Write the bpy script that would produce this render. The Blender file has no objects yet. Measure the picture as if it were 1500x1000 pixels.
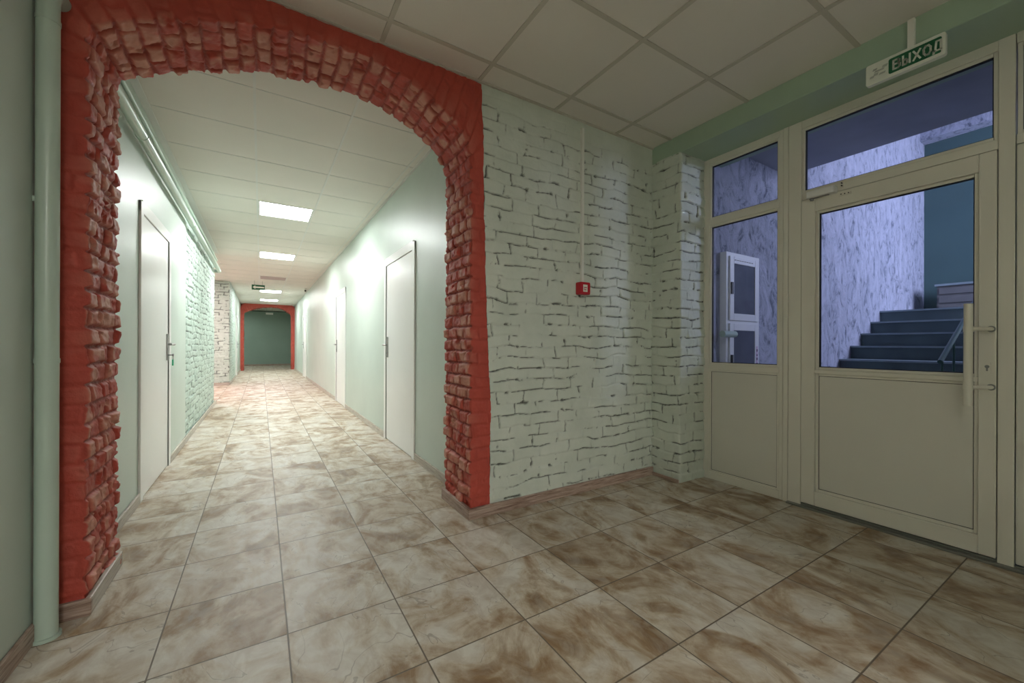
import bpy, math, random
import numpy as np
random.seed(7)
SC = bpy.context.scene
COL = SC.collection
PI = math.pi

# ------------------------------------------------------------------ dimensions (metres)
ZC = 2.739          # ceiling
XL, XR = -0.704, 1.233   # corridor side walls
YA, YB = 2.272, 2.672    # brick arch front and back
XE = 3.115          # entrance partition, room side
XBM, ZBM = 2.803, 2.607  # beam over the partition
T = 0.4006          # floor tile

# ------------------------------------------------------------------ materials
def lin(r, g, b):
    f = lambda c: (c / 255 / 12.92) if c / 255 <= .04045 else ((c / 255 + .055) / 1.055) ** 2.4
    return (f(r), f(g), f(b), 1)

class NT:
    def __init__(s, name):
        s.m = bpy.data.materials.new(name); s.m.use_nodes = True
        s.t = s.m.node_tree; s.n = s.t.nodes; s.b = s.n['Principled BSDF']
    def new(s, typ, **kw):
        n = s.n.new(typ)
        for k, v in kw.items():
            if hasattr(n, k): setattr(n, k, v)
        return n
    def L(s, a, b): s.t.links.new(a, b)
    def math(s, op, a, b=None):
        n = s.n.new('ShaderNodeMath'); n.operation = op
        for i, v in enumerate((a, b)):
            if v is None: continue
            if isinstance(v, (int, float)): n.inputs[i].default_value = v
            else: s.L(v, n.inputs[i])
        return n.outputs[0]
    def coord(s, scale=(1, 1, 1)):
        c = s.n.new('ShaderNodeTexCoord'); m = s.n.new('ShaderNodeMapping')
        m.inputs['Scale'].default_value = scale
        s.L(c.outputs['Object'], m.inputs['Vector']); return m.outputs[0]
    def noise(s, vec, scale, detail=4, rough=.5, dist=0):
        n = s.n.new('ShaderNodeTexNoise')
        n.inputs['Scale'].default_value = scale; n.inputs['Detail'].default_value = detail
        n.inputs['Roughness'].default_value = rough; n.inputs['Distortion'].default_value = dist
        s.L(vec, n.inputs['Vector']); return n.outputs['Fac']
    def ramp(s, fac, stops):
        r = s.n.new('ShaderNodeValToRGB'); e = r.color_ramp.elements
        while len(e) < len(stops): e.new(.5)
        for i, (p, c) in enumerate(stops): e[i].position = p; e[i].color = c
        s.L(fac, r.inputs[0]); return r.outputs[0]
    def mix(s, fac, a, b):
        n = s.n.new('ShaderNodeMix'); n.data_type = 'RGBA'
        for k, v in ((0, fac), (6, a), (7, b)):
            if isinstance(v, (int, float)): n.inputs[k].default_value = v
            elif isinstance(v, tuple): n.inputs[k].default_value = v
            else: s.L(v, n.inputs[k])
        return n.outputs[2]
    def bump(s, h, strength=.3, dist=.01):
        n = s.n.new('ShaderNodeBump'); n.inputs['Strength'].default_value = strength
        n.inputs['Distance'].default_value = dist
        s.L(h, n.inputs['Height']); s.L(n.outputs[0], s.b.inputs['Normal'])
    def base(s, c):
        if isinstance(c, tuple): s.b.inputs['Base Color'].default_value = c
        else: s.L(c, s.b.inputs['Base Color'])
    def rough(s, r):
        if isinstance(r, (int, float)): s.b.inputs['Roughness'].default_value = r
        else: s.L(r, s.b.inputs['Roughness'])

def paint(name, col, rough=.5, var=.06, scale=3, bumps=.08, bscale=60, metal=0):
    t = NT(name); v = t.coord()
    n = t.noise(v, scale, 5)
    dark = tuple(c * (1 - var) for c in col[:3]) + (1,)
    lite = tuple(min(1, c * (1 + var)) for c in col[:3]) + (1,)
    t.base(t.ramp(n, [(.3, dark), (.7, lite)])); t.rough(rough)
    t.b.inputs['Metallic'].default_value = metal
    if bumps: t.bump(t.noise(v, bscale, 3), bumps, .003)
    return t.m

M = {}
M['green'] = paint('green_wall_paint', lin(196, 208, 199), .42, .035, 2.2, .12, 45)
M['beam'] = paint('green_beam_paint', lin(168, 190, 168), .5, .05, 2, .12, 45)
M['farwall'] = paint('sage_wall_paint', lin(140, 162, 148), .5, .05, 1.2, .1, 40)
M['pipe'] = paint('pipe_paint', lin(186, 205, 192), .3, .03, 4, .06, 30)
M['white'] = paint('white_laminate', lin(238, 238, 236), .35, .015, 2, .02, 80)
M['pvc'] = paint('white_pvc', lin(229, 226, 214), .32, .02, 2, .02, 80)
M['pvc2'] = paint('white_pvc_panel', lin(223, 221, 211), .38, .025, 2, .02, 60)
M['plastic'] = paint('white_plastic', lin(232, 232, 224), .4, .02, 5, .02, 90)
M['gasket'] = paint('black_gasket', lin(28, 28, 30), .6, .1, 5, 0)
M['tilewhite'] = paint('ceiling_panel', lin(226, 222, 214), .85, .02, 2, .25, 220)
M['tbar'] = paint('ceiling_bar', lin(196, 192, 180), .55, .02, 5, 0)
M['tbarc'] = paint('corridor_ceiling_bar', lin(222, 222, 217), .5, .02, 5, 0)
M['metal'] = paint('satin_metal', lin(150, 150, 150), .3, .05, 8, .02, 90, .9)
M['alu'] = paint('aluminium_sill', lin(150, 152, 145), .42, .06, 8, .03, 60, .7)
M['black'] = paint('black_plastic', lin(22, 22, 24), .4, .1, 5, 0)
M['red'] = paint('red_plastic', lin(178, 16, 34), .35, .05, 8, .02, 60)
M['signgreen'] = paint('sign_green', lin(24, 96, 62), .45, .04, 8, 0)
M['signwhite'] = paint('sign_white', lin(228, 232, 220), .45, .02, 8, 0)
M['signgrey'] = paint('sign_grey', lin(178, 184, 174), .5, .1, 30, 0)
M['fob'] = paint('green_fob', lin(40, 190, 140), .4, .04, 8, 0)
M['step'] = paint('stair_concrete', lin(88, 104, 106), .6, .2, 5, .4, 30)
M['nosing'] = paint('stair_nosing', lin(150, 164, 168), .5, .12, 12, .1, 30)
M['rail'] = paint('green_rail', lin(70, 110, 100), .4, .06, 8, 0)
M['slab'] = paint('stairwell_ceiling', lin(165, 168, 180), .7, .12, 2.5, .2, 20)
M['teal'] = paint('teal_wall', lin(74, 100, 98), .6, .08, 1.5, .15, 20)
M['greybox'] = paint('grey_box', lin(120, 118, 116), .6, .1, 8, .1, 40)
M['offlamp'] = paint('unlit_diffuser', lin(186, 168, 168), .5, .03, 8, 0)
M['cabpane'] = paint('dark_cabinet_pane', lin(104, 108, 122), .15, .15, 6, 0)
M['sticker'] = paint('pink_sticker', lin(216, 190, 210), .5, .04, 20, 0)
M['ink'] = paint('dark_ink', lin(80, 60, 90), .5, .04, 20, 0)

def m_floor():
    t = NT('slate_floor_tiles'); c = t.new('ShaderNodeTexCoord')
    sep = t.new('ShaderNodeSeparateXYZ'); t.L(c.outputs['Object'], sep.inputs[0])
    x = t.math('DIVIDE', t.math('SUBTRACT', sep.outputs[0], .4894), T)
    y = t.math('DIVIDE', t.math('SUBTRACT', sep.outputs[1], 2.5254), T)
    def edge(a):
        f = t.math('FRACT', a); return t.math('MINIMUM', f, t.math('SUBTRACT', 1.0, f))
    e = t.math('MINIMUM', edge(x), edge(y))
    cid = t.new('ShaderNodeCombineXYZ'); t.L(t.math('FLOOR', x), cid.inputs[0]); t.L(t.math('FLOOR', y), cid.inputs[1])
    wn = t.new('ShaderNodeTexWhiteNoise'); wn.noise_dimensions = '3D'; t.L(cid.outputs[0], wn.inputs['Vector'])
    sc = t.new('ShaderNodeVectorMath', operation='SCALE'); t.L(wn.outputs['Color'], sc.inputs[0]); sc.inputs['Scale'].default_value = 9
    ad = t.new('ShaderNodeVectorMath', operation='ADD'); t.L(c.outputs['Object'], ad.inputs[0]); t.L(sc.outputs[0], ad.inputs[1])
    mp = t.new('ShaderNodeMapping'); mp.inputs['Scale'].default_value = (1.25, .85, 1); mp.inputs['Rotation'].default_value = (0, 0, .5)
    t.L(ad.outputs[0], mp.inputs['Vector']); v = mp.outputs[0]
    n1 = t.noise(v, 2.6, 9, .62, 1.3); n2 = t.noise(v, 9, 8, .65, .8); n3 = t.noise(v, 1.7, 3, .5, 2.5)
    base = t.ramp(n1, [(.32, lin(112, 86, 58)), (.42, lin(150, 124, 92)), (.49, lin(188, 174, 152)), (.58, lin(210, 206, 196))])
    warm = t.ramp(n2, [(.38, lin(138, 106, 72)), (.60, lin(210, 204, 192))])
    col = t.mix(.35, base, warm)
    # thin slate ridges, part of the tile print and relief
    r = t.math('ABSOLUTE', t.math('SUBTRACT', n3, .5)); ridge = t.math('LESS_THAN', r, .0035)
    rf = t.math('MULTIPLY', ridge, t.math('GREATER_THAN', n1, .5))
    col = t.mix(t.math('MULTIPLY', rf, .35), col, lin(86, 66, 48))
    g = t.new('ShaderNodeMapRange'); g.inputs[1].default_value = .0045; g.inputs[2].default_value = .0085
    t.L(e, g.inputs[0])
    col = t.mix(g.outputs[0], lin(104, 92, 78), col)
    t.base(col)
    rr = t.new('ShaderNodeMapRange'); rr.inputs[3].default_value = .34; rr.inputs[4].default_value = .62
    t.L(n2, rr.inputs[0]); t.rough(rr.outputs[0])
    step = t.math('GREATER_THAN', n3, .5)
    h = t.math('ADD', t.math('MULTIPLY', n2, .5), t.math('MULTIPLY', step, .25))
    h = t.math('ADD', h, t.math('MULTIPLY', g.outputs[0], .9))
    t.bump(h, .35, .004)
    return t.m
M['floor'] = m_floor()

def m_base(name, a, b):
    t = NT(name); v = t.coord((2, 2, 40)); n = t.noise(v, 3, 6, .65, .6)
    t.base(t.ramp(n, [(.32, a), (.6, b)])); t.rough(.4); return t.m
M['basebrown'] = m_base('brown_laminate_skirting', lin(112, 84, 72), lin(186, 164, 150))
M['basegrey'] = m_base('grey_laminate_skirting', lin(150, 138, 126), lin(196, 188, 176))

def attr(t, name):
    a = t.new('ShaderNodeAttribute'); a.attribute_name = name; return a.outputs['Fac']
def m_white_brick(name, a, b, dk):
    t = NT(name); v = t.coord(); n = t.noise(v, 5, 6, .6)
    col = t.ramp(n, [(.3, a), (.7, b)])
    t.base(t.mix(attr(t, 'crack'), col, dk)); t.rough(.5)
    t.bump(t.noise(v, 45, 6, .65), .35, .006); return t.m
M['wbrick'] = m_white_brick('pale_green_painted_brick', lin(200, 208, 196), lin(216, 222, 211), lin(40, 42, 34))
M['wbrickc'] = m_white_brick('pale_mint_painted_brick', lin(176, 194, 184), lin(194, 210, 201), lin(30, 38, 34))
def m_red():
    t = NT('red_painted_brick'); v = t.coord(); n = t.noise(v, 9, 6, .6)
    front = t.ramp(n, [(.3, lin(172, 68, 55)), (.7, lin(190, 79, 64))])
    worn = t.ramp(n, [(.3, lin(190, 118, 100)), (.7, lin(206, 146, 126))])
    c = t.mix(attr(t, 'worn'), front, worn)
    t.base(t.mix(attr(t, 'crack'), c, lin(132, 50, 38))); t.rough(.62)
    t.bump(t.noise(v, 60, 6, .65), .5, .006); return t.m
M['redbrick'] = m_red()
def m_plaster():
    t = NT('rough_stairwell_plaster'); v = t.coord((1, 1, .62)); n = t.noise(v, 6.5, 10, .74, 1.5); n2 = t.noise(v, 2.2, 3)
    a = t.ramp(n, [(.36, lin(84, 90, 104)), (.47, lin(182, 184, 198)), (.7, lin(214, 214, 228))])
    t.base(t.mix(t.math('MULTIPLY', n2, .35), a, lin(150, 160, 178))); t.rough(.7)
    t.bump(n, .9, .05); return t.m
M['plaster'] = m_plaster()
def m_glass(name, tint=(.93, .95, 1, 1)):
    t = NT(name); t.n.remove(t.b); o = t.n['Material Output']
    tr = t.n.new('ShaderNodeBsdfTransparent'); tr.inputs[0].default_value = tint
    gl = t.n.new('ShaderNodeBsdfGlossy'); gl.inputs['Roughness'].default_value = .02
    fr = t.n.new('ShaderNodeFresnel'); fr.inputs[0].default_value = 1.25
    mx = t.n.new('ShaderNodeMixShader')
    t.L(fr.outputs[0], mx.inputs[0]); t.L(tr.outputs[0], mx.inputs[1]); t.L(gl.outputs[0], mx.inputs[2])
    t.L(mx.outputs[0], o.inputs[0]); return t.m
M['glass'] = m_glass('window_glass')
def m_emit(name, col, s):
    t = NT(name); t.base((.9, .9, .9, 1)); t.b.inputs['Emission Color'].default_value = col
    t.b.inputs['Emission Strength'].default_value = s; return t.m
M['led'] = m_emit('led_diffuser', (.96, 1, .985, 1), 1)
M['hallled'] = m_emit('hall_led_diffuser', (1, .97, .91, 1), 1)
M['nearfill'] = m_emit('near_fill_diffuser', (1, .955, .88, 1), 1)
M['dim'] = m_emit('far_fill_diffuser', (.95, 1, .96, 1), 25)
M['warm'] = m_emit('warm_diffuser', (1, .70, .72, 1), 1)

# ------------------------------------------------------------------ geometry helpers
class MB:
    def __init__(s): s.v = []; s.f = []
    def box(s, x0, x1, y0, y1, z0, z1):
        x0, x1 = sorted((x0, x1)); y0, y1 = sorted((y0, y1)); z0, z1 = sorted((z0, z1))
        i = len(s.v)
        s.v += [(x0, y0, z0), (x1, y0, z0), (x1, y1, z0), (x0, y1, z0), (x0, y0, z1), (x1, y0, z1), (x1, y1, z1), (x0, y1, z1)]
        s.f += [tuple(i + k for k in q) for q in ((0, 3, 2, 1), (4, 5, 6, 7), (0, 1, 5, 4), (1, 2, 6, 5), (2, 3, 7, 6), (3, 0, 4, 7))]
        return s
    def tube(s, pts, r, n=20, caps=True):
        pts = [np.array(p, float) for p in pts]; i0 = len(s.v)
        up = None
        for k, p in enumerate(pts):
            d = (pts[min(k + 1, len(pts) - 1)] - pts[max(k - 1, 0)]); d = d / np.linalg.norm(d)
            if up is None:
                a = np.array([0, 0, 1.]) if abs(d[2]) < .9 else np.array([1., 0, 0])
                up = np.cross(d, a)
            up = up - d * (up @ d); up = up / np.linalg.norm(up); w = np.cross(d, up)
            rr = r[k] if isinstance(r, (list, tuple)) else r
            for q in range(n):
                a = 2 * PI * q / n; s.v.append(tuple(p + rr * (math.cos(a) * up + math.sin(a) * w)))
        for k in range(len(pts) - 1):
            for q in range(n):
                a = i0 + k * n + q; b = i0 + k * n + (q + 1) % n
                s.f.append((a, b, b + n, a + n))
        if caps:
            s.f.append(tuple(i0 + q for q in range(n))[::-1]); e = i0 + (len(pts) - 1) * n
            s.f.append(tuple(e + q for q in range(n)))
        return s
    def poly(s, pts, ax, d0, d1):
        """extrude polygon given in the two other axes along ax from d0 to d1"""
        i = len(s.v); n = len(pts)
        for d in (d0, d1):
            for a, b in pts:
                s.v.append({'x': (d, a, b), 'y': (a, d, b), 'z': (a, b, d)}[ax])
        s.f.append(tuple(range(i, i + n))[::-1]); s.f.append(tuple(range(i + n, i + 2 * n)))
        for k in range(n):
            s.f.append((i + k, i + (k + 1) % n, i + n + (k + 1) % n, i + n + k))
        return s
    def build(s, name, mat, parent=None, bevel=0, smooth=False):
        me = bpy.data.meshes.new(name); me.from_pydata(s.v, [], s.f)
        import bmesh
        bm = bmesh.new(); bm.from_mesh(me); bmesh.ops.recalc_face_normals(bm, faces=bm.faces); bm.to_mesh(me); bm.free()
        me.materials.append(mat); o = bpy.data.objects.new(name, me); COL.objects.link(o)
        if parent is not None:
            o.parent = parent
            loc = parent.matrix_world.translation if parent.parent is None else parent.location
            o.location = (-parent['_o'][0], -parent['_o'][1], -parent['_o'][2]) if '_o' in parent else (0, 0, 0)
        if bevel:
            b = o.modifiers.new('bevel', 'BEVEL'); b.width = bevel; b.segments = 2; b.limit_method = 'ANGLE'
        if smooth:
            me.shade_smooth() if hasattr(me, 'shade_smooth') else None
            for p in me.polygons: p.use_smooth = True
            me.set_sharp_from_angle(angle=math.radians(35))
        return o

def rrect(y0, y1, z0, z1, r, n=6):
    pts = []
    for cy, cz, a0 in ((y1 - r, z1 - r, 0), (y0 + r, z1 - r, 90), (y0 + r, z0 + r, 180), (y1 - r, z0 + r, 270)):
        for k in range(n + 1):
            a = math.radians(a0 + 90 * k / n); pts.append((cy + r * math.cos(a), cz + r * math.sin(a)))
    return pts

def frame(mb, x0, x1, y0, y1, z0, z1, w):
    """rectangular frame in the YZ plane, bar width w"""
    mb.box(x0, x1, y0, y0 + w, z0, z1); mb.box(x0, x1, y1 - w, y1, z0, z1)
    mb.box(x0, x1, y0 + w, y1 - w, z0, z0 + w); mb.box(x0, x1, y0 + w, y1 - w, z1 - w, z1); return mb

def struct(o): o['kind'] = 'structure'; return o
def thing(name, label, cat, loc, group=None):
    o = bpy.data.objects.new(name, None); COL.objects.link(o); o.location = loc
    o.empty_display_size = .1; o['_o'] = tuple(loc); o['label'] = label; o['category'] = cat
    if group: o['group'] = group
    return o
def tag(o, label, cat, group=None):
    o['label'] = label; o['category'] = cat
    if group: o['group'] = group
    return o

# ------------------------------------------------------------------ procedural brickwork (real relief)
def h2(i, j, s):
    x = np.sin(i * 127.1 + j * 311.7 + s * 74.7) * 43758.5453
    return x - np.floor(x)
def vn(x, y, s):
    i = np.floor(x); j = np.floor(y); a = x - i; b = y - j
    a = a * a * (3 - 2 * a); b = b * b * (3 - 2 * b)
    return (h2(i, j, s) * (1 - a) + h2(i + 1, j, s) * a) * (1 - b) + (h2(i, j + 1, s) * (1 - a) + h2(i + 1, j + 1, s) * a) * b
def fbm(x, y, s, o=4):
    r = 0; a = .5; w = 0
    for k in range(o): r = r + a * vn(x, y, s + k * 3.3); w += a; x = x * 2.03; y = y * 2.03; a *= .5
    return r / w
def sst(a, b, x):
    t = np.clip((x - a) / (b - a), 0, 1); return t * t * (3 - 2 * t)
def brick(s, t, row, ln, seed, warp=.006):
    s0, t0 = s, t
    s = s0 + warp * 2 * (fbm(s0 * 7, t0 * 7, seed + 1, 3) - .5) * 2
    t = t0 + warp * 2 * (fbm(s0 * 5, t0 * 5, seed + 2, 3) - .5) * 2
    r = np.floor(t / row); ft = t / row - r
    off = (np.mod(r, 2) * .5 + .25 * (h2(r, r * 0 + 3, seed) - .5)) * ln
    u = (s + off) / ln; c = np.floor(u)
    J = lambda c: c + .34 * (h2(c, r, seed + 5) - .5)
    c = np.where(u < J(c), c - 1, c); c = np.where(u >= J(c + 1), c + 1, c)
    ds = np.minimum(u - J(c), J(c + 1) - u) * ln
    dt = np.minimum(ft, 1 - ft) * row
    return dict(r=r, c=c, ds=ds, dt=dt, a=h2(c, r, seed + 7), b=h2(c, r, seed + 9), e=h2(c, r, seed + 11),
                us=(u - J(c)) / np.maximum(J(c + 1) - J(c), .05), ft=ft)

def rough_brick(s, t, row, ln, seed):
    """bare, badly pointed brick: deep joints, bricks standing in and out"""
    k = brick(s, t, row, ln, seed, .0065)
    nz = fbm(s * 30, t * 30, seed + 20, 3)
    d = np.minimum(k['ds'], k['dt']) - .010 * (nz - .35)
    e = sst(.002, .013, d)
    h = e * (.012 + .018 * (k['a'] - .4)) + e * (.007 * (k['b'] - .5) * (k['us'] - .5) * 2 + .005 * (k['e'] - .5) * (k['ft'] - .5) * 2)
    h = h + .0085 * (fbm(s * 22, t * 22, seed + 30, 4) - .5) * 2 + .004 * (fbm(s * 80, t * 80, seed + 31, 2) - .5)
    chip = sst(.66, .74, fbm(s * 14, t * 14, seed + 40, 3)) * e
    h = h - .014 * chip
    worn = e * sst(.38, .62, fbm(s * 9, t * 9, seed + 50, 3) + .35 * (k['a'] - .5))
    crack = np.clip(1 - sst(-.002, .008, d), 0, 1) * .8
    return h, worn, crack

def painted_brick(s, t, row, ln, seed, dens=0.0, cw=1.0):
    """brick under thick paint: soft relief, broken open cracks along the joints"""
    k = brick(s, t, row, ln, seed, .013)
    d = np.minimum(k['ds'], k['dt'])
    e = sst(.0, .010, d)
    fill = fbm(s * 6, t * 6, seed + 60, 3)
    h = e * (.008 * fill + .010 * (k['a'] - .5)) + e * (.010 * (k['b'] - .5) * (k['ft'] - .5) * 2)
    h = h + .005 * (fbm(s * 14, t * 14, seed + 61, 4) - .5) * 2
    hz = k['dt'] + .004 * (fbm(s * 45, t * 45, seed + 63, 2) - .5)
    vt = k['ds'] + .004 * (fbm(s * 45, t * 45, seed + 64, 2) - .5)
    g1 = sst(.52 - dens, .60 - dens, fbm(s * 9, t * 16, seed + 65, 3))
    g2 = sst(.50 - dens, .60 - dens, fbm(s * 15, t * 11, seed + 66, 3))
    ch = (1 - sst(.0004 * cw, .0038 * cw, hz)) * g1; cv = (1 - sst(.0004 * cw, .0044 * cw, vt)) * g2
    pit = sst(.74 - dens * .6, .80 - dens * .6, fbm(s * 19, t * 26, seed + 67, 3)) * .9 * (1 - sst(.0, .016, d))
    crack = np.clip(np.maximum(np.maximum(ch, cv), pit), 0, 1)
    h = h - .014 * crack
    return h, crack * 0, crack

def grid_mesh(name, P, mat, attrs, parent=None, smooth=True, flip=False):
    """P: (n, m, 3) array of points"""
    n, m, _ = P.shape
    me = bpy.data.meshes.new(name)
    idx = np.arange(n * m).reshape(n, m)
    q = np.stack([idx[:-1, :-1], idx[1:, :-1], idx[1:, 1:], idx[:-1, 1:]], -1).reshape(-1, 4)
    if flip: q = q[:, ::-1]
    me.vertices.add(n * m); me.vertices.foreach_set('co', P.reshape(-1).astype(np.float32))
    me.loops.add(q.size); me.loops.foreach_set('vertex_index', q.reshape(-1).astype(np.int32))
    me.polygons.add(len(q)); me.polygons.foreach_set('loop_start', np.arange(0, q.size, 4, dtype=np.int32))
    me.polygons.foreach_set('loop_total', np.full(len(q), 4, dtype=np.int32))
    if smooth: me.polygons.foreach_set('use_smooth', np.ones(len(q), dtype=bool))
    me.update(calc_edges=True)
    for k, a in attrs.items():
        at = me.attributes.new(k, 'FLOAT', 'POINT'); at.data.foreach_set('value', a.reshape(-1).astype(np.float32))
    me.materials.append(mat)
    o = bpy.data.objects.new(name, me); COL.objects.link(o)
    if parent is not None: o.parent = parent
    return o

# paint edge between red and pale brick on the front of the wall
ZB = [0, .07, .67, 1.6, 2.4, 2.74]; XB = [1.247, 1.247, 1.250, 1.208, 1.193, 1.180]
def xb(z): return np.interp(z, ZB, XB) + .006 * (fbm(z * 9, z * 0, 91, 3) - .5) * 2

PROF = [(-.597, 0, -.71, 0), (-.60, 2.30, -.71, 2.30), (-.588, 2.372, -.71, 2.56), (-.474, 2.437, -.62, 2.745),
        (-.256, 2.533, -.33, 2.745), (-.043, 2.603, -.08, 2.745), (.123, 2.634, .1, 2.745), (.321, 2.650, .321, 2.745),
        (.497, 2.651, .52, 2.745), (.665, 2.625, .72, 2.745), (.846, 2.553, .93, 2.745), (.965, 2.47, 1.06, 2.745),
        (1.07, 2.39, 1.17, 2.745), (1.113, 2.30, 1.20, 2.45), (1.116, 2.2, 1.20, 2.2), (1.118, 0, 1.20, 0)]

def brick_arch(name, y0, y1, step, seed, near=True):
    pf = np.array(PROF); seg = np.hypot(np.diff(pf[:, 0]), np.diff(pf[:, 1]))
    S = np.concatenate([[0], np.cumsum(seg)]); n = int(S[-1] / step); s = np.linspace(0, S[-1], n)
    c = [np.interp(s, S, pf[:, k]) for k in range(4)]
    # smooth the curved part, keep the ends
    ker = max(3, int(.10 / step)) | 1
    def sm(a):
        p = np.concatenate([2 * a[0] - a[1:ker][::-1], a, 2 * a[-1] - a[-ker:-1][::-1]])
        return np.convolve(p, np.ones(ker) / ker, 'same')[ker - 1:ker - 1 + len(a)]
    px, pz, qx, qz = [sm(a) for a in c]
    if near:
        right = (s > S[-3]); qx = np.where(qx > 1.15, np.minimum(xb(qz), 1.30), qx)
    else:
        qx = np.where(qx > 1.17, 1.24, qx)
    pz[0] = pz[-1] = qz[0] = qz[-1] = 0
    tx = np.gradient(px); tz = np.gradient(pz); l = np.hypot(tx, tz); nx, nz = tz / l, -tx / l
    # reveal (front to back)
    mt = int((y1 - y0) / step) + 1; t = np.linspace(0, y1 - y0, mt)
    Sg, Tg = np.meshgrid(s, t, indexing='ij')
    hr, wr, cr = rough_brick(Tg + 3.1, Sg, .0765, .128, seed)
    R = np.stack([px[:, None] + nx[:, None] * hr, y0 + Tg, pz[:, None] + nz[:, None] * hr], -1)
    # ragged back edge
    R[:, -1, 1] += 0
    # front ring (outer to inner)
    mf = 34; k = np.linspace(1, 0, mf)[:-1]
    dist = np.hypot(qx - px, qz - pz)[:, None] * k[None]
    Sf = s[:, None] + dist * 0
    hf, wf, cf = rough_brick(dist + 7.7, Sf, .0765, .25, seed + 100)
    fade = (1 - k)[None] ** 3
    hf = .35 * (hf - .008) * (1 - fade) + fade * hf * .2
    F = np.stack([px[:, None] * (1 - k) + qx[:, None] * k + nx[:, None] * hr[:, :1] * fade,
                  y0 - hf - .002 + 0 * k[None],
                  pz[:, None] * (1 - k) + qz[:, None] * k + nz[:, None] * hr[:, :1] * fade], -1)
    R[:, 0, 1] += .003
    # back ring
    bx = np.where(px > 1.0, XR + .01, np.where(px < -.5, XL - .01, px)); bz = np.where((pz > 2.32), ZC + .006, pz)
    B = np.stack([bx, np.full(n, y1), bz], -1)[:, None]
    P = np.concatenate([F, R, B], 1)
    z0 = np.zeros((n, 1))
    worn = np.concatenate([wf * .0 + fade * .35 * wf, wr, z0], 1); cr_ = np.concatenate([cf * .22, cr, z0], 1)
    # pier bricks stop at the floor
    P[:, :, 2] = np.clip(P[:, :, 2], 0, ZC + .01)
    return grid_mesh(name, P, M['redbrick'], dict(worn=worn, crack=cr_), flip=True)

def brick_path(name, path, z0, z1, step, seed, mat, dens=0, left=None, rad=.012, extra=None):
    """vertical brick surface along a plan polyline; normals to the right of travel"""
    pts = [np.array(p, float) for p in path]
    out = []; acc = 0
    for a, b in zip(pts[:-1], pts[1:]):
        L = np.linalg.norm(b - a); m = max(2, int(L / step)); d = (b - a) / L
        for i in range(m): out.append((a + d * L * i / m, np.array([d[1], -d[0]]), acc + L * i / m))
        acc += L
    out.append((pts[-1], out[-1][1], acc))
    C = np.array([o[0] for o in out]); N = np.array([o[1] for o in out]); S = np.array([o[2] for o in out])
    k = max(1, int(rad / step)) * 2 + 1
    if len(pts) > 2:
        pad = lambda a: np.concatenate([2 * a[0] - a[1:k][::-1], a, 2 * a[-1] - a[-k:-1][::-1]])
        f = lambda a: np.convolve(pad(a), np.ones(k) / k, 'same')[k - 1:k - 1 + len(a)]
        C = np.stack([f(C[:, 0]), f(C[:, 1])], 1)
        N = np.stack([f(N[:, 0]), f(N[:, 1])], 1); N /= np.linalg.norm(N, axis=1)[:, None]
    m = int((z1 - z0) / step) + 1; Z = np.linspace(z0, z1, m)
    Sg, Zg = np.meshgrid(S, Z, indexing='ij')
    X = np.repeat(C[:, :1], m, 1); Y = np.repeat(C[:, 1:], m, 1)
    if left is not None:
        xl = left(Z)[None]; w = np.clip(1 - (Sg / .5), 0, 1); X = X + (xl - C[0, 0]) * w; Sg = Sg + (xl - C[0, 0]) * w
    h, w_, cr = painted_brick(Sg + C[0, 0], Zg, .0765, .235, seed, dens, max(1, step / .0042))
    if extra is not None: h, cr = extra(X, Zg, h, cr)
    edge = np.minimum(1, (z1 - Zg) / .02); 
    P = np.stack([X + N[:, :1] * h, Y + N[:, 1:] * h, Zg], -1)
    return grid_mesh(name, P, mat, dict(crack=cr), flip=False)

# ------------------------------------------------------------------ shell
def plane(name, pts, mat):
    m = MB(); m.v = list(pts); m.f = [tuple(range(len(pts)))]
    return struct(m.build(name, mat))
YBK = -7.2; YH = -1.35
fl = MB(); fl.box(-3.2, 9.4, YBK - .1, 24.2, -.12, 0); struct(fl.build('floor', M['floor']))

# red arch and pale brick wall of the hall
struct(brick_arch('wall_arch', YA, YB, .0052, 11))
def top_plaster(X, Z, h, cr):
    band = sst(2.60 - .05 * (X - 1.2), 2.66 - .05 * (X - 1.2), Z + .04 * (fbm(X * 6, Z * 6, 5) - .5))
    return h * (1 - .8 * band), cr * (1 - band)
struct(brick_path('wall_brick', [(1.20, YA), (2.83, YA)], 0, ZC + .005, .0052, 23, M['wbrick'], .05, left=lambda z: xb(z), extra=top_plaster))
struct(brick_path('wall_column', [(2.806, YA + .02), (2.806, 2.0), (3.21, 2.0)], 0, ZBM + .005, .0055, 37, M['wbrick'], .03))
# solid cores behind the brick skins
m = MB(); m.box(1.27, 3.3, YA + .03, YB, 0, ZC); m.box(2.84, 3.3, 2.035, YA + .03, 0, ZC); struct(m.build('wall_brick_core', M['green']))

def holed(name, mat, x0, x1, y0, y1, z1, holes):
    """wall slab along Y with door holes (ya, yb, ztop)"""
    m = MB(); y = y0
    for a, b, zt in sorted(holes):
        m.box(x0, x1, y, a, 0, z1); m.box(x0, x1, a, b, zt, z1); y = b
    m.box(x0, x1, y, y1, 0, z1); return struct(m.build(name, mat))
LD = (3.655, 4.735); RD1 = (3.695, 4.79); RD2 = (7.34, 8.42); RD3 = (14.4, 15.5); LD2 = (16.0, 17.1)
DH = 2.06
def hole(d): return (d[0] + .05, d[1] - .05, DH + .02)
holed('wall_left', M['green'], XL - .12, XL, YBK, 5.68, ZC, [hole(LD)])
m = MB(); m.box(XL - .13, XL - .035, 5.68, 9.08, 0, ZC); struct(m.build('wall_left_backing', M['green']))
struct(brick_path('wall_left_brick', [(XL - .02, 5.66), (XL - .02, 9.11), (XL - .13, 9.13)], 0, ZC, .0095, 51, M['wbrickc'], .06))
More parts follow.
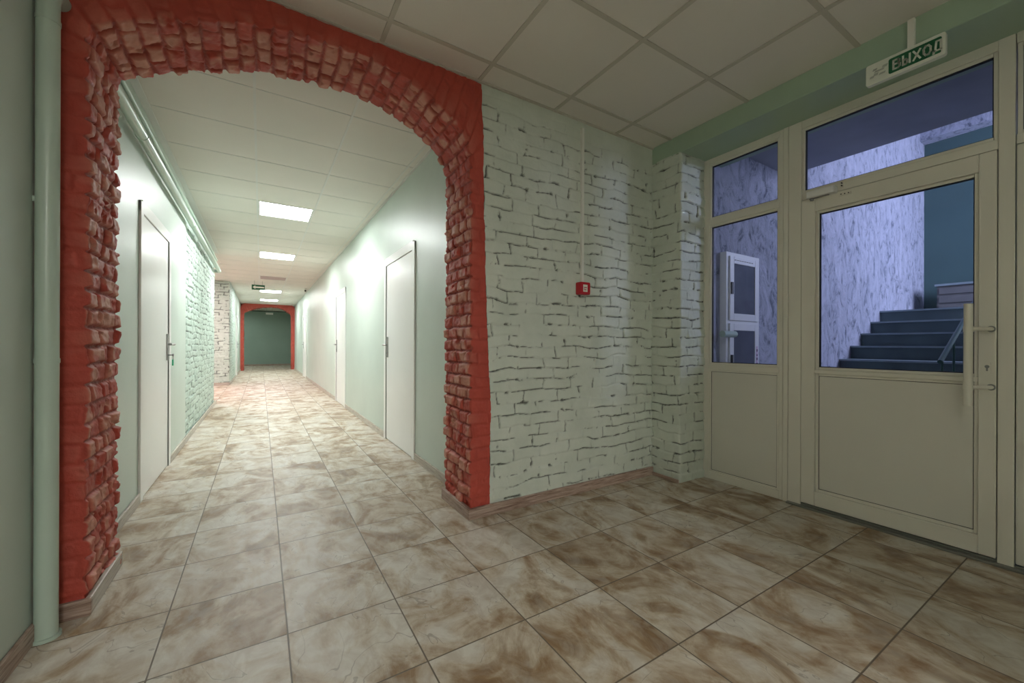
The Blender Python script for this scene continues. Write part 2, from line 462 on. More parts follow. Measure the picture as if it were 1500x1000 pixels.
struct(brick_path('wall_left_pier', [(-2.6, 13.05), (XL, 13.05), (XL, 15.45)], 0, ZC, .013, 57, M['wbrickc'], .05))
m = MB(); m.box(-2.6, XL - .03, 13.09, 15.45, 0, ZC); struct(m.build('wall_left_pier_core', M['green']))
holed('wall_left_far', M['green'], XL - .12, XL, 15.45, 20.1, ZC, [hole(LD2)])
m = MB(); m.box(-2.7, -2.6, 9.0, 13.2, 0, ZC); m.box(-2.7, XL - .13, 8.98, 9.09, 0, ZC); struct(m.build('wall_side_passage', M['green']))
holed('wall_right', M['green'], XR, XR + .12, YB - .001, 20.1, ZC, [hole(RD1), hole(RD2), hole(RD3)])
m = MB(); m.box(XR + .02, XR + .12, YA + .05, YB, 0, ZC); struct(m.build('wall_right_return', M['green']))
m = MB(); m.box(-1.6, 2.3, 24.0, 24.1, 0, ZC); m.box(-1.7, -1.6, 20.0, 24.1, 0, ZC); m.box(2.3, 2.4, 20.0, 24.1, 0, ZC)
m.box(-1.6, XL - .1, 19.98, 20.1, 0, ZC); m.box(XR + .1, 2.3, 19.98, 20.1, 0, ZC)
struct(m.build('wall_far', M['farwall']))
struct(brick_arch('wall_far_arch', 19.7, 20.1, .014, 19, near=False))
m = MB(); m.box(XL - .12, 3.35, YBK - .12, YBK, 0, ZC); struct(m.build('wall_back', M['green']))
m = MB(); m.box(XR, 3.35, YH - .35, YH, 0, ZC); struct(m.build('wall_hall_return', M['green']))
# beam with soffit over the entrance
m = MB(); m.box(XBM, 3.35, YH, YA + .01, ZBM, 2.82); struct(m.build('trim_beam', M['beam'], bevel=.006))

# ceilings
def ceiling(name, x0, x1, y0, y1, xs, ys, skip, bar, wx=.024, wy=.024, dep=.006, panel_gap=.0016):
    """lay-in panels on a bar grid"""
    xs = [x0] + [x for x in sorted(xs) if x0 < x < x1] + [x1]; ys = [y0] + [y for y in sorted(ys) if y0 < y < y1] + [y1]
    p = MB()
    for i in range(len(xs) - 1):
        for j in range(len(ys) - 1):
            cx, cy = (xs[i] + xs[i + 1]) / 2, (ys[j] + ys[j + 1]) / 2
            if any(abs(cx - a) < .2 and abs(cy - b) < .2 for a, b in skip): continue
            p.box(xs[i] + panel_gap, xs[i + 1] - panel_gap, ys[j] + panel_gap, ys[j + 1] - panel_gap, ZC + dep, ZC + dep + .012)
    p.box(x0 - .02, x1 + .02, y0 - .02, y1 + .02, ZC + .09, ZC + .1)
    o = struct(p.build(name, M['tilewhite']))
    b = MB()
    for x in xs[1:-1]: b.box(x - wx / 2, x + wx / 2, y0, y1, ZC, ZC + dep + .004)
    for y in ys[1:-1]:
        for i in range(len(xs) - 1):
            b.box(xs[i] + (wx / 2 if i else 0), xs[i + 1] - (wx / 2 if i < len(xs) - 2 else 0), y - wy / 2, y + wy / 2, ZC + .0006, ZC + dep + .004)
    return o, b
cor_l = [5.506 + .3, 8.506 + .3, 11.506 + .3, 14.506 + .3, 17.506 + .3]
lx = .26
skip = [(lx, y) for y in cor_l]
ys_c = [3.106 + .6 * k for k in range(-1, 36)]
o, b = ceiling('ceiling', XL, XR, YB - .05, 20.05, [-.04, .56, 1.16], ys_c, skip, None, .016, .008, .003)
struct(b.build('trim_1', M['tbarc']))
hx = [1.158 + .6 * k for k in range(-4, 4)]; hy = [2.087 - .6 * k for k in range(0, 17)]
HL = [(.258, -3.613), (.258, -.613)]
o, b = ceiling('ceiling_hall', XL, XBM + .01, YBK, YA + .02, hx, hy, HL, None, .024, .024, .006)
struct(b.build('trim_2', M['tbar']))
o, b = ceiling('ceiling_passage', -2.6, XL, 9.0, 13.1, [-1.3, -1.9], [9.7, 10.3, 10.9, 11.5, 12.1, 12.7], [(-1.6, 11.2)], None)
struct(b.build('trim_3', M['tbarc']))
m = MB(); m.box(-1.7, 2.4, 20.05, 24.1, ZC + .035, ZC + .1); struct(m.build('ceiling_far', M['tilewhite']))
# wall angle trims
m = MB(); m.box(XL - .04, XL + .045, YB, 9.1, ZC - .004, ZC + .012); m.box(XL, XL + .03, 13.06, 19.7, ZC - .004, ZC + .012)
m.box(XR - .022, XR, YB, 19.7, ZC - .004, ZC + .012); struct(m.build('trim_4', M['tbarc']))
m = MB(); m.box(1.2, XBM, YA - .016, YA + .01, ZC - .005, ZC + .01); m.box(XL, 1.2, YA - .014, YA + .01, ZC - .004, ZC + .012); struct(m.build('trim_5', M['tbar']))

# ------------------------------------------------------------------ skirting boards
def skirt(name, mat, boxes, h=.07):
    m = MB()
    for b in boxes: m.box(*b, 0, h)
    return struct(m.build(name, mat, bevel=.004))
skirt('baseboard_front', M['basebrown'], [(1.088, 2.80, YA - .026, YA - .006), (1.088, 1.112, YA - .006, YB + .016), (1.112, 1.218, YB, YB + .016)])
skirt('baseboard_column', M['basebrown'], [(2.786, 2.80, 2.0, YA - .026)], .028)
skirt('baseboard_right', M['basegrey'], [(XR - .015, XR, YB + .016, RD1[0]), (XR - .015, XR, RD1[1], RD2[0]), (XR - .015, XR, RD2[1], RD3[0]), (XR - .015, XR, RD3[1], 19.69)])
skirt('baseboard_left', M['basegrey'], [(XL, XL + .015, YB + .016, LD[0]), (XL, XL + .015, LD[1], 9.12), (XL, XL + .015, 13.04, LD2[0]), (XL, XL + .015, LD2[1], 19.69), (-2.55, XL, 13.02, 13.04)])
skirt('baseboard_pier', M['basegrey'], [(-.592, -.572, YA - .006, YB + .016), (XL + .015, -.592, YB, YB + .016)])
skirt('baseboard_pier_front', M['basebrown'], [(-.69, -.572, YA - .022, YA - .006)])
skirt('baseboard_hall', M['basebrown'], [(XL, XL + .014, YBK, YA - .022)])
skirt('baseboard_far', M['basebrown'], [(-1.6, 2.3, 23.985, 24.0)])

# ------------------------------------------------------------------ corridor doors
def corridor_door(name, side, d, handle_far=True, dark_gap=False):
    """flush white door in a cased frame; side = +1 right wall, -1 left wall"""
    x = XR if side > 0 else XL; s = -side      # s points into the corridor
    y0, y1 = d; cw = .075; H = DH
    c = MB()
    c.box(x + side * .12, x + s * .012, y0 + .05, y0 + cw, 0, H - .05); c.box(x + side * .12, x + s * .012, y1 - cw, y1 - .05, 0, H - .05)
    c.box(x + side * .12, x + s * .012, y0 + .05, y1 - .05, H - .05 - .0, H + .015)
    c.box(x, x + s * .014, y0, y0 + cw, 0, H - .0); c.box(x, x + s * .014, y1 - cw, y1, 0, H - .0); c.box(x, x + s * .0135, y0, y1, H - cw, H)
    root = struct(c.build(name, M['white'], bevel=.003))
    l = MB(); l.box(x + side * .045, x - side * .004, y0 + cw + .0018, y1 - cw - .0018, .008, H - cw - .0018)
    l.build('door_leaf', M['white'], root, bevel=.002)
    hy = y1 - cw - .055; xs = x - side * .004
    h = MB(); h.box(xs, xs + s * .009, hy - .021, hy + .021, .94, 1.17)
    h.tube([(xs, hy, 1.08), (xs + s * .05, hy, 1.08)], .010, 14)
    h.tube([(xs + s * .05, hy + .012, 1.08), (xs + s * .052, hy - .05, 1.08), (xs + s * .048, hy - .12, 1.077)], [.010, .009, .007], 14)
    h.tube([(xs, hy, .985), (xs + s * .014, hy, .985)], .010, 14)
    h.build('door_handle', M['metal'], root, smooth=True)
    for z in (.24, 1.80):
        g = MB(); g.tube([(x + s * .006, y0 + cw + .001, z - .05), (x + s * .006, y0 + cw + .001, z + .05)], .007, 10)
        g.build('hinge', M['metal'], root, smooth=True)
    return root
corridor_door('door_1', -1, LD); corridor_door('door_2', 1, RD1); corridor_door('door_3', 1, RD2)
corridor_door('door_4', 1, RD3); corridor_door('door_5', -1, LD2)
# key with fob in the left door
hy = LD[1] - .075 - .055
k = thing('key_with_fob', 'key with a green fob hanging from the lock of the left white door', 'key', (XL + .03, hy, .985))
m = MB(); m.box(XL + .014, XL + .042, hy - .0015, hy + .0015, .980, .990); m.tube([(XL + .042, hy, .985), (XL + .052, hy, .985)], .011, 16); m.build('key', M['metal'], k)
m = MB(); m.tube([(XL + .046, hy, .978), (XL + .046, hy, .945)], .0025, 8); m.build('key_ring', M['metal'], k)
m = MB(); m.poly(rrect(hy - .016, hy + .016, .892, .947, .010), 'x', XL + .042, XL + .050); m.build('fob', M['fob'], k)

# ------------------------------------------------------------------ pipes
def arc(c, r, a0, a1, ax, n=8):
    out = []
    for i in range(n + 1):
        a = math.radians(a0 + (a1 - a0) * i / n); u, w = r * math.cos(a), r * math.sin(a)
        out.append((c[0], c[1] + u, c[2] + w) if ax == 'x' else (c[0] + u, c[1], c[2] + w) if ax == 'y' else (c[0] + u, c[1] + w, c[2]))
    return out
px_, py_ = -.668, 2.165
pts = [(px_, py_, 0.0), (px_, py_, 1.1), (px_, py_, 2.33)] + arc((px_, py_ + .08, 2.33), .08, 180, 90, 'x') + [(px_, 2.5, 2.41), (px_ + .018, YB + .25, 2.42)]
pts += [(px_ + .018, 9.10, 2.42)] + arc((px_ - .045 , 9.10, 2.42), .063, 0, 90, 'z')[1:] + [(px_ - .1, 9.163, 2.42)]
rt = thing('heating_pipe', 'mint painted pipe rising beside the red left pier and running along the corridor wall', 'pipe', (px_, py_, 0))
m = MB(); m.tube(pts, .0315, 24); m.build('pipe', M['pipe'], rt, smooth=True)
m = MB(); m.tube([(px_, py_, 0), (px_, py_, .012)], .040, 24); m.build('floor_collar', M['pipe'], rt, smooth=True)
for y in (3.46, 5.72):
    m = MB(); m.tube([(px_ + .018, y - .012, 2.42), (px_ + .018, y + .012, 2.42)], .0345, 24); m.build('weld_joint', M['pipe'], rt, smooth=True)
for z in (1.02, 2.27):
    m = MB(); m.tube([(px_, py_, z - .008), (px_, py_, z + .008)], .0335, 24); m.build('weld_joint', M['pipe'], rt, smooth=True)
m = MB(); m.box(XL, px_, py_ - .006, py_ + .006, 1.6, 1.62); m.build('clip', M['pipe'], rt)
# upper thin pipe beside the ceiling
o = MB().tube([(XL + .022, YB - .05, 2.60), (XL + .022, 9.08, 2.60)], .014, 12).build('thin_pipe', M['pipe'], smooth=True)
tag(o, 'thin mint pipe just under the corridor ceiling above the thick pipe', 'pipe')

# ------------------------------------------------------------------ ceiling lights
def ceiling_light(cx, cy, label, mat, on=True, w=.6):
    r = thing('ceiling_light', label, 'ceiling light', (cx, cy, ZC), 'square recessed ceiling light panels')
    f = MB(); a = w / 2 - .006
    for b in ((-a, a, -a, -a + .02), (-a, a, a - .02, a), (-a, -a + .02, -a + .02, a - .02), (a - .02, a, -a + .02, a - .02)):
        f.box(cx + b[0], cx + b[1], cy + b[2], cy + b[3], ZC - .002, ZC + .03)
    f.build('light_frame', M['tbarc'], r)
    d = MB(); d.box(cx - a + .02, cx + a - .02, cy - a + .02, cy + a - .02, ZC + .002, ZC + .012); d.build('diffuser', mat, r)
    return r
names = ['lit ceiling light panel nearest the arch', 'lit ceiling light panel second from the arch, beyond the nearest one',
         'unlit pinkish ceiling light panel beside the hanging arrow sign', 'lit ceiling light panel just beyond the unlit one',
         'farthest lit ceiling light panel, right before the far red arch']
for i, (y, nm) in enumerate(zip(cor_l, names)):
    ceiling_light(lx, y, nm, M['offlamp'] if i == 2 else M['led'])
ceiling_light(HL[0][0], HL[0][1], 'ceiling light panel in the corridor continuing behind the viewer', M['hallled'])
ceiling_light(HL[1][0], HL[1][1], 'fill light panel added over the hall, unseen just behind the viewer', M['nearfill'])  # added fill, out of view, lifts the entrance side of the hall
ceiling_light(-1.1, 22.0, 'dim fill light panel added out of sight behind the far red arch', M['dim'])  # added fill hidden by the pier, brightens the wall beyond the far arch
ceiling_light(-1.6, 11.2, 'warm ceiling light panel in the side passage off the corridor', M['warm'])

# ------------------------------------------------------------------ conduit and fire alarm call point on the brick wall
r = thing('cable_conduit', 'white cable conduit running down the pale brick wall to the red call point', 'conduit', (2.008, YA - .012, 1.53))
m = MB(); m.box(2.002, 2.023, YA - .024, YA + .002, 1.53, 2.685); m.build('trunking', M['plastic'], r, bevel=.002)
r = thing('fire_alarm_call_point', 'small red fire alarm call point on the pale brick wall under the conduit', 'fire alarm', (2.012, YA - .03, 1.46))
m = MB(); m.poly(rrect(1.960, 2.060, 1.455, 1.545, .010), 'y', YA - .052, YA - .004); m.build('housing', M['red'], r, bevel=.003)
m = MB(); m.box(1.990, 2.030, YA - .0545, YA - .052, 1.474, 1.526); o = m.build('label_plate', M['signwhite'], r)
m = MB(); m.box(1.996, 2.024, YA - .0552, YA - .0545, 1.502, 1.508); m.box(2.004, 2.018, YA - .0552, YA - .0545, 1.486, 1.492); m.box(1.997, 2.001, YA - .0552, YA - .0545, 1.484, 1.498); m.build('printed_mark', M['red'], r)

# ------------------------------------------------------------------ exit sign of the hall
def font(txt, size, mat, parent, name, loc, rot, off=0.0, ext=.0015):
    c = bpy.data.curves.new(name, 'FONT'); c.body = txt; c.size = size; c.extrude = ext; c.offset = off
    c.align_x = 'CENTER'; c.align_y = 'CENTER'; c.materials.append(mat)
    tmp = bpy.data.objects.new(name, c); COL.objects.link(tmp)
    dg = bpy.context.evaluated_depsgraph_get(); dg.update()
    me = bpy.data.meshes.new_from_object(tmp.evaluated_get(dg)); bpy.data.objects.remove(tmp)
    o = bpy.data.objects.new(name, me); COL.objects.link(o); o.parent = parent
    o.location = loc; o.rotation_euler = rot
    return o
sx = XBM - .052
sy0, sy1, sz0, sz1 = .540, .838, 2.472, 2.580
r = thing('exit_sign', 'green and white exit sign hanging under the beam above the entrance door', 'sign', (sx, .69, 2.525))
m = MB(); m.poly(rrect(sy0, sy1, sz0, sz1, .010), 'x', sx, sx + .028); m.build('sign_box', M['signwhite'], r, bevel=.002)
m = MB(); m.poly(rrect(sy0 + .013, sy0 + .205, sz0 + .016, sz1 - .016, .008), 'x', sx - .0025, sx + .001); m.build('green_field', M['signgreen'], r)

def strokes(m, segs, u0, w, h, st):
    for seg in segs:
        for (a, b), (c, d) in zip(seg[:-1], seg[1:]):
            a_, b_, c_, d_ = u0 + a * w, b * h, u0 + c * w, d * h
            L = math.hypot(c_ - a_, d_ - b_); ux, uz = (c_ - a_) / L, (d_ - b_) / L; e = st * .42; k = st / 2
            p = [(a_ - ux * e - uz * k, b_ - uz * e + ux * k), (c_ + ux * e - uz * k, d_ + uz * e + ux * k), (c_ + ux * e + uz * k, d_ + uz * e - ux * k), (a_ - ux * e + uz * k, b_ - uz * e - ux * k)]
            m.poly([(sy0 + .200 - q[0], 2.503 + q[1]) for q in p], 'x', sx - .0042, sx - .0020)
GL = {'В': [[(0, 0), (0, 1)], [(0, 1), (.7, 1), (.9, .87), (.9, .66), (.7, .53), (0, .53)], [(.7, .53), (1, .4), (1, .14), (.75, 0), (0, 0)]],
      'Ы': [[(0, 0), (0, 1)], [(0, .55), (.42, .55), (.62, .43), (.62, .13), (.42, 0), (0, 0)], [(1.05, 0), (1.05, 1)]],
      'Х': [[(0, 0), (1, 1)], [(0, 1), (1, 0)]],
      'О': [[(.3, 0), (.7, 0), (1, .28), (1, .72), (.7, 1), (.3, 1), (0, .72), (0, .28), (.3, 0)]],
      'Д': [[(-.1, -.22), (-.1, 0), (1.1, 0), (1.1, -.22)], [(.12, 0), (.3, 1), (.92, 1), (.92, 0)]]}
u = .014
for ch in 'ВЫХОД':
    m = MB(); strokes(m, GL[ch], u, .024, .044, .0078); m.build('letter', M['signwhite'], r)
    u += .0365 if ch != 'Ы' else .0385

# faded running figure and arrow
m = MB()
yc = sy1 - .052
for dy, dz, w_, h_ in ((.014, .018, .012, .010), (-.004, .006, .034, .008), (.010, -.008, .014, .012), (-.016, -.014, .020, .008), (.026, -.016, .012, .010), (-.026, .018, .016, .012)):
    m.poly([(yc + dy - w_ / 2, 2.526 + dz - h_ / 2), (yc + dy + w_ / 2 + .004, 2.526 + dz - h_ / 2), (yc + dy + w_ / 2, 2.526 + dz + h_ / 2), (yc + dy - w_ / 2 - .004, 2.526 + dz + h_ / 2)], 'x', sx - .0012, sx + .001)
o = m.build('faded_pictogram', M['signgrey'], r); o['label'] = 'faded grey pictogram'
m = MB(); m.box(XBM - .018, XBM - .001, .655, .682, 2.60, ZC - .002); m.box(XBM - .024, XBM - .018, .655, .682, 2.50, ZC - .002)
o = m.build('sign_conduit', M['plastic'], bevel=.002); tag(o, 'short white conduit on the green beam feeding the exit sign', 'conduit')

# ------------------------------------------------------------------ arrow sign, camera in the corridor, far hall sign
r = thing('arrow_sign', 'small dark green sign with a white left arrow hanging from the corridor ceiling', 'sign', (-.06, 12.5, 2.58))
m = MB(); m.box(-.205, .085, 12.49, 12.51, 2.505, 2.635); m.build('sign_plate', M['signgreen'], r)
m = MB(); m.poly([(-.185, 2.57), (-.125, 2.615), (-.125, 2.588), (.07, 2.588), (.07, 2.552), (-.125, 2.552), (-.125, 2.525)], 'y', 12.486, 12.4895); m.build('arrow', M['signwhite'], r)
for x in (-.15, .03):
    m = MB(); m.box(x - .003, x + .003, 12.497, 12.503, 2.635, ZC); m.build('hanger', M['metal'], r)
r = thing('security_camera', 'small white security camera with dark lens by the right wall under the ceiling', 'camera', (1.13, 13.4, ZC))
m = MB(); m.tube([(1.13, 13.4, ZC), (1.13, 13.4, ZC - .03)], .03, 16); m.build('camera_base', M['plastic'], r)
m = MB(); m.tube([(1.13, 13.45, ZC - .06), (1.11, 13.32, ZC - .08)], .036, 16); m.build('camera_body', M['plastic'], r)
m = MB(); m.tube([(1.111, 13.325, ZC - .0795), (1.109, 13.305, ZC - .0825)], .026, 16); m.build('lens', M['black'], r)
r = thing('hanging_sign', 'small white sign hanging behind the far red arch', 'sign', (.33, 21.3, 2.4))
m = MB(); m.box(.19, .47, 21.29, 21.31, 2.42, 2.50); m.build('sign_plate', M['plastic'], r)
for x in (.22, .44):
    m = MB(); m.box(x - .004, x + .004, 21.297, 21.303, 2.50, ZC); m.build('hanger', M['metal'], r)

# ------------------------------------------------------------------ entrance partition (white plastic frames)
FX0, FX1 = XE, XE + .07
ZT = 2.618
def glaze(root, y0, y1, z0, z1):
    m = MB(); frame(m, XE + .0135, XE + .032, y0 - .004, y1 + .004, z0 - .004, z1 + .004, .0085); m.build('gasket', M['gasket'], root)
    m = MB(); m.box(XE + .024, XE + .030, y0 + .003, y1 - .003, z0 + .003, z1 - .003); m.build('pane', M['glass'], root)
def infill(root, y0, y1, z0, z1):
    m = MB(); frame(m, XE + .010, XE + .018, y0 - .004, y1 + .004, z0 - .004, z1 + .004, .0065); m.build('seam', M['gasket'], root)
    m = MB(); m.box(XE + .012, XE + .036, y0 + .001, y1 - .001, z0 + .001, z1 - .001); m.build('panel', M['pvc2'], root)
def bead(m, y0, y1, z0, z1, w=.017):
    frame(m, XE + .004, XE + .03, y0 - w, y1 + w, z0 - w, z1 + w, w)
# side light: left of the door
m = MB(); a, b = 1.403, 2.006
g = [(1.443, 1.937, 2.129, 2.545), (1.443, 1.937, .948, 2.047), (1.443, 1.937, .075, .875)]
m.box(FX0, FX1, 1.954, b, 0.0, ZT); m.box(FX0, FX1, a, 1.426, 0.0, ZT)
for z0, z1 in ((0, .058), (.892, .931), (2.064, 2.112), (2.562, ZT)): m.box(FX0 + .0005, FX1, 1.426, 1.954, z0, z1)
for q in g: bead(m, *q)
w1 = struct(m.build('window_1', M['pvc'], bevel=.003))
glaze(w1, *g[0]); glaze(w1, *g[1]); infill(w1, *g[2])
# joint mullion
m = MB(); m.box(FX0 - .006, FX1, 1.369, 1.401, 0, ZT); struct(m.build('trim_6', M['pvc'], bevel=.004))
# door frame with transom
m = MB()
m.box(FX0 - .004, FX1, 1.289, 1.367, 0, ZT); m.box(FX0 - .004, FX1, .374, .428, 0.0, ZT)
m.box(FX0 - .0035, FX1, .428, 1.289, 2.068, 2.117); m.box(FX0 - .0035, FX1, .428, 1.289, 2.557, ZT)
g2 = (.445, 1.272, 2.134, 2.540); bead(m, *g2)
w2 = struct(m.build('window_2', M['pvc'], bevel=.003)); glaze(w2, *g2)
# door leaf
m = MB(); dy0, dy1, dz0, dz1 = .431, 1.286, .030, 2.064
dg, dp = (.508, 1.190, .945, 1.957), (.508, 1.190, .141, .887)
m.box(FX0 - .012, FX1 - .01, dy0, .491, dz0, dz1); m.box(FX0 - .012, FX1 - .01, 1.207, dy1, dz0, dz1)
for z0, z1 in ((dz0, .124), (.904, .928), (1.974, dz1)): m.box(FX0 - .0115, FX1 - .01, .491, 1.207, z0, z1)
bead(m, *dg); bead(m, *dp)
d6 = struct(m.build('door_6', M['pvc'], bevel=.004)); glaze(d6, *dg); infill(d6, *dp)
hx_, hy_ = XE - .088, .512
m = MB(); m.tube([(hx_, hy_, .787), (hx_, hy_, 1.300)], .0165, 24)
for z in (.881, 1.172):
    m.tube([(hx_, hy_, z), (hx_ + .004, hy_ - .02, z), (XE - .03, .447, z), (XE - .012, .447, z)], .010, 14)
    m.tube([(hx_, hy_, z - .014), (hx_, hy_, z + .014)], .0185, 24)
m.build('pull_handle', M['pvc'], d6, smooth=True)
m = MB(); 
for z in (.881, 1.172): m.tube([(XE - .013, .447, z), (XE - .0125 - .006, .447, z)], .016, 16)
m.build('handle_foot', M['metal'], d6, smooth=True)
m = MB(); m.poly(rrect(.447, .473, .945, 1.010, .012), 'x', XE - .018, XE - .012); m.build('lock_plate', M['pvc'], d6)
m = MB(); m.tube([(XE - .0175, .460, .984), (XE - .021, .460, .984)], .008, 16); m.box(XE - .0215, XE - .0175, .457, .463, .962, .984); m.build('lock_cylinder', M['metal'], d6)
m = MB(); m.box(XE - .060, XE - .004, 1.085, 1.240, 2.056, 2.100); m.build('closer_body', M['white'], d6, bevel=.006)
m = MB(); m.box(XE - .040, XE - .030, 1.12, 1.23, 2.050, 2.056); m.tube([(XE - .035, 1.215, 2.040), (XE - .035, 1.215, 2.058)], .011, 14); m.build('closer_arm', M['metal'], d6, bevel=.002)
m = MB(); m.box(XE - .018, XE - .012, 1.015, 1.075, 2.030, 2.045); m.box(XE - .009, XE - .003, 1.055, 1.072, 2.085, 2.118); m.build('closer_bracket', M['pvc'], d6, bevel=.001)
m = MB()
for y, z in ((1.062, 2.110), (1.062, 2.094), (1.026, 2.038), (1.045, 2.038), (1.064, 2.040)): m.tube([(XE - .020, y, z), (XE - .003, y, z)], .0035, 8)
m.build('screw', M['black'], d6)
# sill under the door
m = MB(); m.box(XE - .035, XE + .09, .20, 1.367, 0, .012); m.box(XE + .0, XE + .09, .20, 1.367, .012, .022); struct(m.build('trim_7', M['alu'], bevel=.002))
# right-hand leaf and its transom
m = MB(); c0, c1 = -1.3, .371
m.box(FX0 - .004, FX1, -.60, -.55, 0, ZT); m.box(FX0 - .004, FX1, c0, c0 + .05, 0, ZT)
m.box(FX0 - .0035, FX1, c0 + .05, c1, 2.068, 2.117); m.box(FX0 - .0035, FX1, c0 + .05, c1, 2.557, ZT)
g3 = (-.53, .352, 2.134, 2.540); g4 = (c0 + .07, -.62, 2.134, 2.540); bead(m, *g3); bead(m, *g4)
m.box(FX0, FX1, c0 + .05, -.60, .03, 2.068)
w3 = struct(m.build('window_3', M['pvc'], bevel=.003)); glaze(w3, *g3); glaze(w3, *g4)
m = MB(); m.box(FX0 - .010, FX1 - .01, -.545, .370, .030, 2.064); d7 = struct(m.build('door_7', M['pvc2'], bevel=.006))

# ------------------------------------------------------------------ stairwell behind the glass
YW = 1.99
m = MB(); m.box(XE + .09, 9.0, YW, YW + .12, 0, 4.6); struct(m.build('wall_stairwell_left', M['plaster']))
m = MB(); m.box(8.95, 9.05, -1.6, YW, 0, 4.6); struct(m.build('wall_stairwell_back', M['teal']))
m = MB(); m.box(XE + .09, 6.3, -1.6, -1.5, 0, 4.6); m.box(8.3, 9.0, -1.6, -1.5, 0, 4.6); m.box(6.3, 8.3, -1.6, -1.5, 0, 1.9); m.box(6.3, 8.3, -1.6, -1.5, 3.9, 4.6)
struct(m.build('wall_stairwell_right', M['plaster']))
m = MB(); m.box(XE + .18, 4.51, -1.5, YW, 2.80, 3.0); m.box(4.51, 9.0, -1.5, YW, 4.5, 4.6); m.box(4.36, 4.51, -1.5, YW, 3.0, 4.6)
struct(m.build('ceiling_stairwell', M['slab']))
m = MB(); 
for a, b, c, d in ((6.3, 8.3, 1.9, 3.9),):
    for x0, x1, z0, z1 in ((a, a + .06, c, d), (b - .06, b, c, d), (a, b, c, c + .06), (a, b, d - .06, d), ((a + b) / 2 - .03, (a + b) / 2 + .03, c, d)):
        m.box(x0, x1, -1.57, -1.52, z0, z1)
w4 = struct(m.build('window_4', M['white'])); MB().box(6.36, 8.24, -1.548, -1.542, 1.96, 3.84).build('pane', M['glass'], w4)
# flight of stairs
r = thing('staircase', 'dark concrete staircase climbing along the plastered wall behind the entrance door', 'stairs', (4.2, 1.4, 0))
NR, RISE, RUN, X0S, YS = 10, .1555, .322, 4.16, .80
for k in range(NR):
    m = MB(); x = X0S + RUN * k; xe = x + RUN if k < NR - 1 else x + .4
    m.box(x, xe, YS, YW, max(0, RISE * (k - 1)), RISE * (k + 1) - .02); s_ = m.build('step', M['step'], r)
    n_ = MB(); n_.box(x - .02, xe, YS, YW, RISE * (k + 1) - .02, RISE * (k + 1)); n_.build('nosing', M['nosing'], s_)
XL_ = X0S + RUN * (NR - 1)
m = MB(); m.box(XL_ + .4, 8.94, -1.49, YW - .005, RISE * NR - .16, RISE * NR); m.build('landing', M['step'], r)
# upper landing edge seen through the transom
m = MB(); m.box(8.72, 8.95, -1.5, YW, 4.28, 4.40); struct(m.build('trim_8', M['plaster']))
# railing
r = thing('stair_railing', 'green metal railing on the open side of the staircase behind the glass', 'railing', (4.3, YS + .05, 0))
def zs(x): return RISE * (math.floor((x - X0S) / RUN) + 1)
for k in range(9):
    x = X0S + .15 + RUN * k
    m = MB(); m.tube([(x, YS + .06, zs(x)), (x, YS + .06, (x - X0S) / RUN * RISE + .92)], .008, 10); m.build('baluster', M['rail'], r)
m = MB(); m.tube([(X0S + .1, YS + .06, .92 + .05), (XL_ + .1, YS + .06, .92 + NR * RISE - .11)], .016, 12); m.build('handrail', M['rail'], r)
m = MB(); m.tube([(X0S + .1, YS + .06, .42), (XL_ + .1, YS + .06, .42 + NR * RISE - .16)], .010, 10); m.build('lower_rail', M['rail'], r)
# grey slatted box on the landing
r = thing('slatted_box', 'grey brown slatted box standing on the stair landing', 'box', (8.5, 1.3, RISE * NR))
zb = RISE * NR
m = MB(); m.box(8.35, 8.75, .55, 1.72, zb, zb + .40); m.build('body', M['greybox'], r)
for i in range(3):
    m = MB(); m.box(8.335, 8.35, .57, 1.70, zb + .03 + .125 * i, zb + .125 * i + .12); m.build('slat', M['greybox'], r, bevel=.004)
m = MB(); m.box(8.32, 8.78, .53, 1.74, zb + .40, zb + .43); m.build('top', M['nosing'], r)
# electrical cabinet on the plastered wall
r = thing('electrical_cabinet', 'white two door electrical cabinet on the plastered wall behind the side window', 'cabinet', (3.7, YW, .6))
ex0, ex1, ez0, ez1, ed = 3.325, 3.85, .60, 1.880, .058
m = MB(); m.box(ex0, ex1, YW - ed, YW, ez0, ez1); m.build('cabinet_body', M['white'], r, bevel=.003)
def cab_door(z0, z1):
    yf = YW - ed
    m = MB(); a, b = ex0 + .035, ex1 - .035
    for q in ((a, a + .06, z0, z1), (b - .06, b, z0, z1), (a + .06, b - .06, z0, z0 + .06), (a + .06, b - .06, z1 - .06, z1)): m.box(q[0], q[1], yf - .014, yf - .001, q[2], q[3])
    d = m.build('cabinet_door', M['white'], r, bevel=.003)
    m = MB(); m.box(a + .06, b - .06, yf - .008, yf - .001, z0 + .06, z1 - .06); m.build('cabinet_pane', M['cabpane'], d)
    m = MB(); m.box(a + .010, a + .035, yf - .024, yf - .014, (z0 + z1) / 2 - .05, (z0 + z1) / 2 + .05); m.build('latch', M['black'], d)
    return d
da = cab_door(1.30, 1.845); db = cab_door(.64, 1.275)
m = MB()
for i in range(8): m.box(ex0 + .10 + i * .038, ex0 + .125 + i * .038, YW - ed - .0152, YW - ed - .0135, 1.812, 1.818)
m.build('vent_slot', M['black'], da)
m = MB(); m.box(ex1 - .075, ex1 - .05, YW - ed - .0155, YW - ed - .0135, .86, 1.08); st = m.build('sticker', M['sticker'], db)
for i in range(5):
    m = MB(); m.box(ex1 - .071, ex1 - .054, YW - ed - .0165, YW - ed - .0154, .88 + i * .038, .902 + i * .038 - .008 * (i % 2)); m.build('sticker_mark', M['ink'], st)
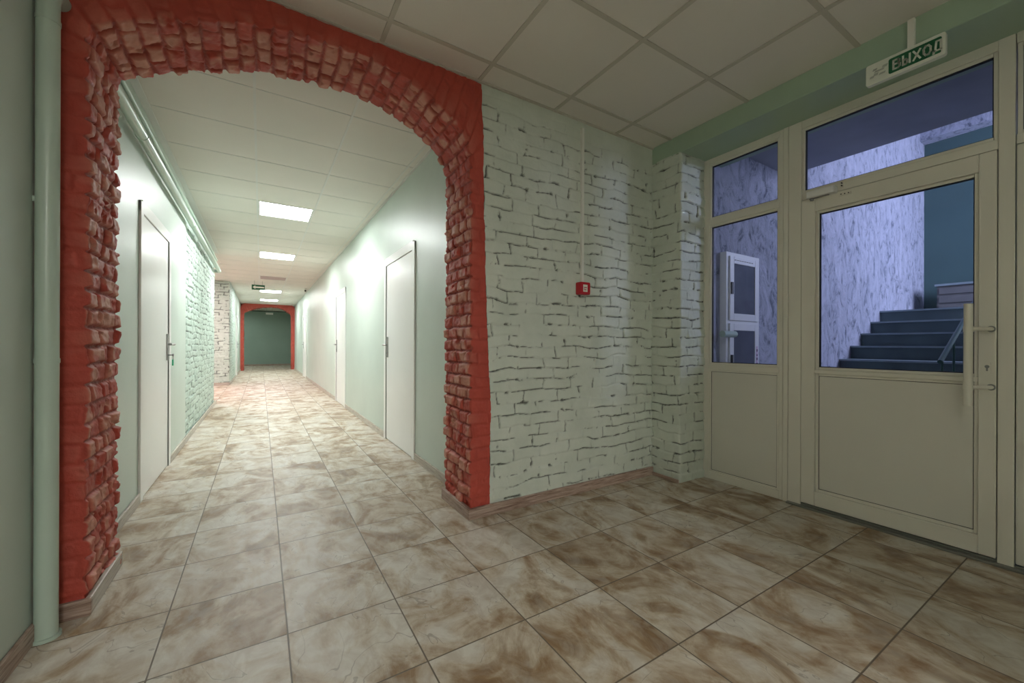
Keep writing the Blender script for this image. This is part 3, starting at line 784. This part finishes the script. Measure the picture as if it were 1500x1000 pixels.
o = MB().tube([(XE + .075, 1.885, 1.180), (3.37, 1.885, 1.180)], .027, 18).build('pipe_stub', M['pipe'], smooth=True)
tag(o, 'short grey green horizontal pipe end in front of the electrical cabinet', 'pipe')

# ------------------------------------------------------------------ lights
def led(mat, s): mat.node_tree.nodes['Principled BSDF'].inputs['Emission Strength'].default_value = s
led(M['led'], 43); led(M['hallled'], 125); led(M['nearfill'], 7); led(M['warm'], 80)
def area(name, loc, rot, sx_, sy_, power, col):
    l = bpy.data.lights.new(name, 'AREA'); l.shape = 'RECTANGLE'; l.size = sx_; l.size_y = sy_; l.energy = power; l.color = col
    o = bpy.data.objects.new(name, l); COL.objects.link(o); o.location = loc; o.rotation_euler = rot; return o
area('daylight', (7.3, -1.75, 3.1), (math.radians(84), 0, 0), 1.9, 2.0, 190, (.76, .79, 1.0))
w = bpy.data.worlds.new('world'); SC.world = w; w.use_nodes = True
w.node_tree.nodes['Background'].inputs[0].default_value = (.5, .55, .7, 1); w.node_tree.nodes['Background'].inputs[1].default_value = 0.0

# ------------------------------------------------------------------ camera
import mathutils
cam = bpy.data.cameras.new('camera'); co = bpy.data.objects.new('camera', cam); COL.objects.link(co); SC.camera = co
F_PX, YAW, CY, ROLL, H = 591.2278, .5567, 505.11, .0035, 1.0841
cam.sensor_fit = 'HORIZONTAL'; cam.sensor_width = 36; cam.lens = 36 * F_PX / 1500; cam.shift_y = (CY - 500) / 1500
cam.clip_start = .02; cam.clip_end = 100
Fv = mathutils.Vector((math.sin(YAW), math.cos(YAW), 0)); Rv = mathutils.Vector((math.cos(YAW), -math.sin(YAW), 0)); Uv = Rv.cross(Fv)
R2 = Rv * math.cos(ROLL) + Uv * math.sin(ROLL); U2 = -Rv * math.sin(ROLL) + Uv * math.cos(ROLL)
mw = mathutils.Matrix((R2, U2, -Fv)).transposed().to_4x4(); mw.translation = (0, 0, H); co.matrix_world = mw

for o in list(bpy.data.objects):
    if '_o' in o: del o['_o']
vs = SC.view_settings
vs.view_transform = 'Standard'; vs.look = 'None'; vs.gamma = 1; vs.use_curve_mapping = False; vs.exposure = 0.46
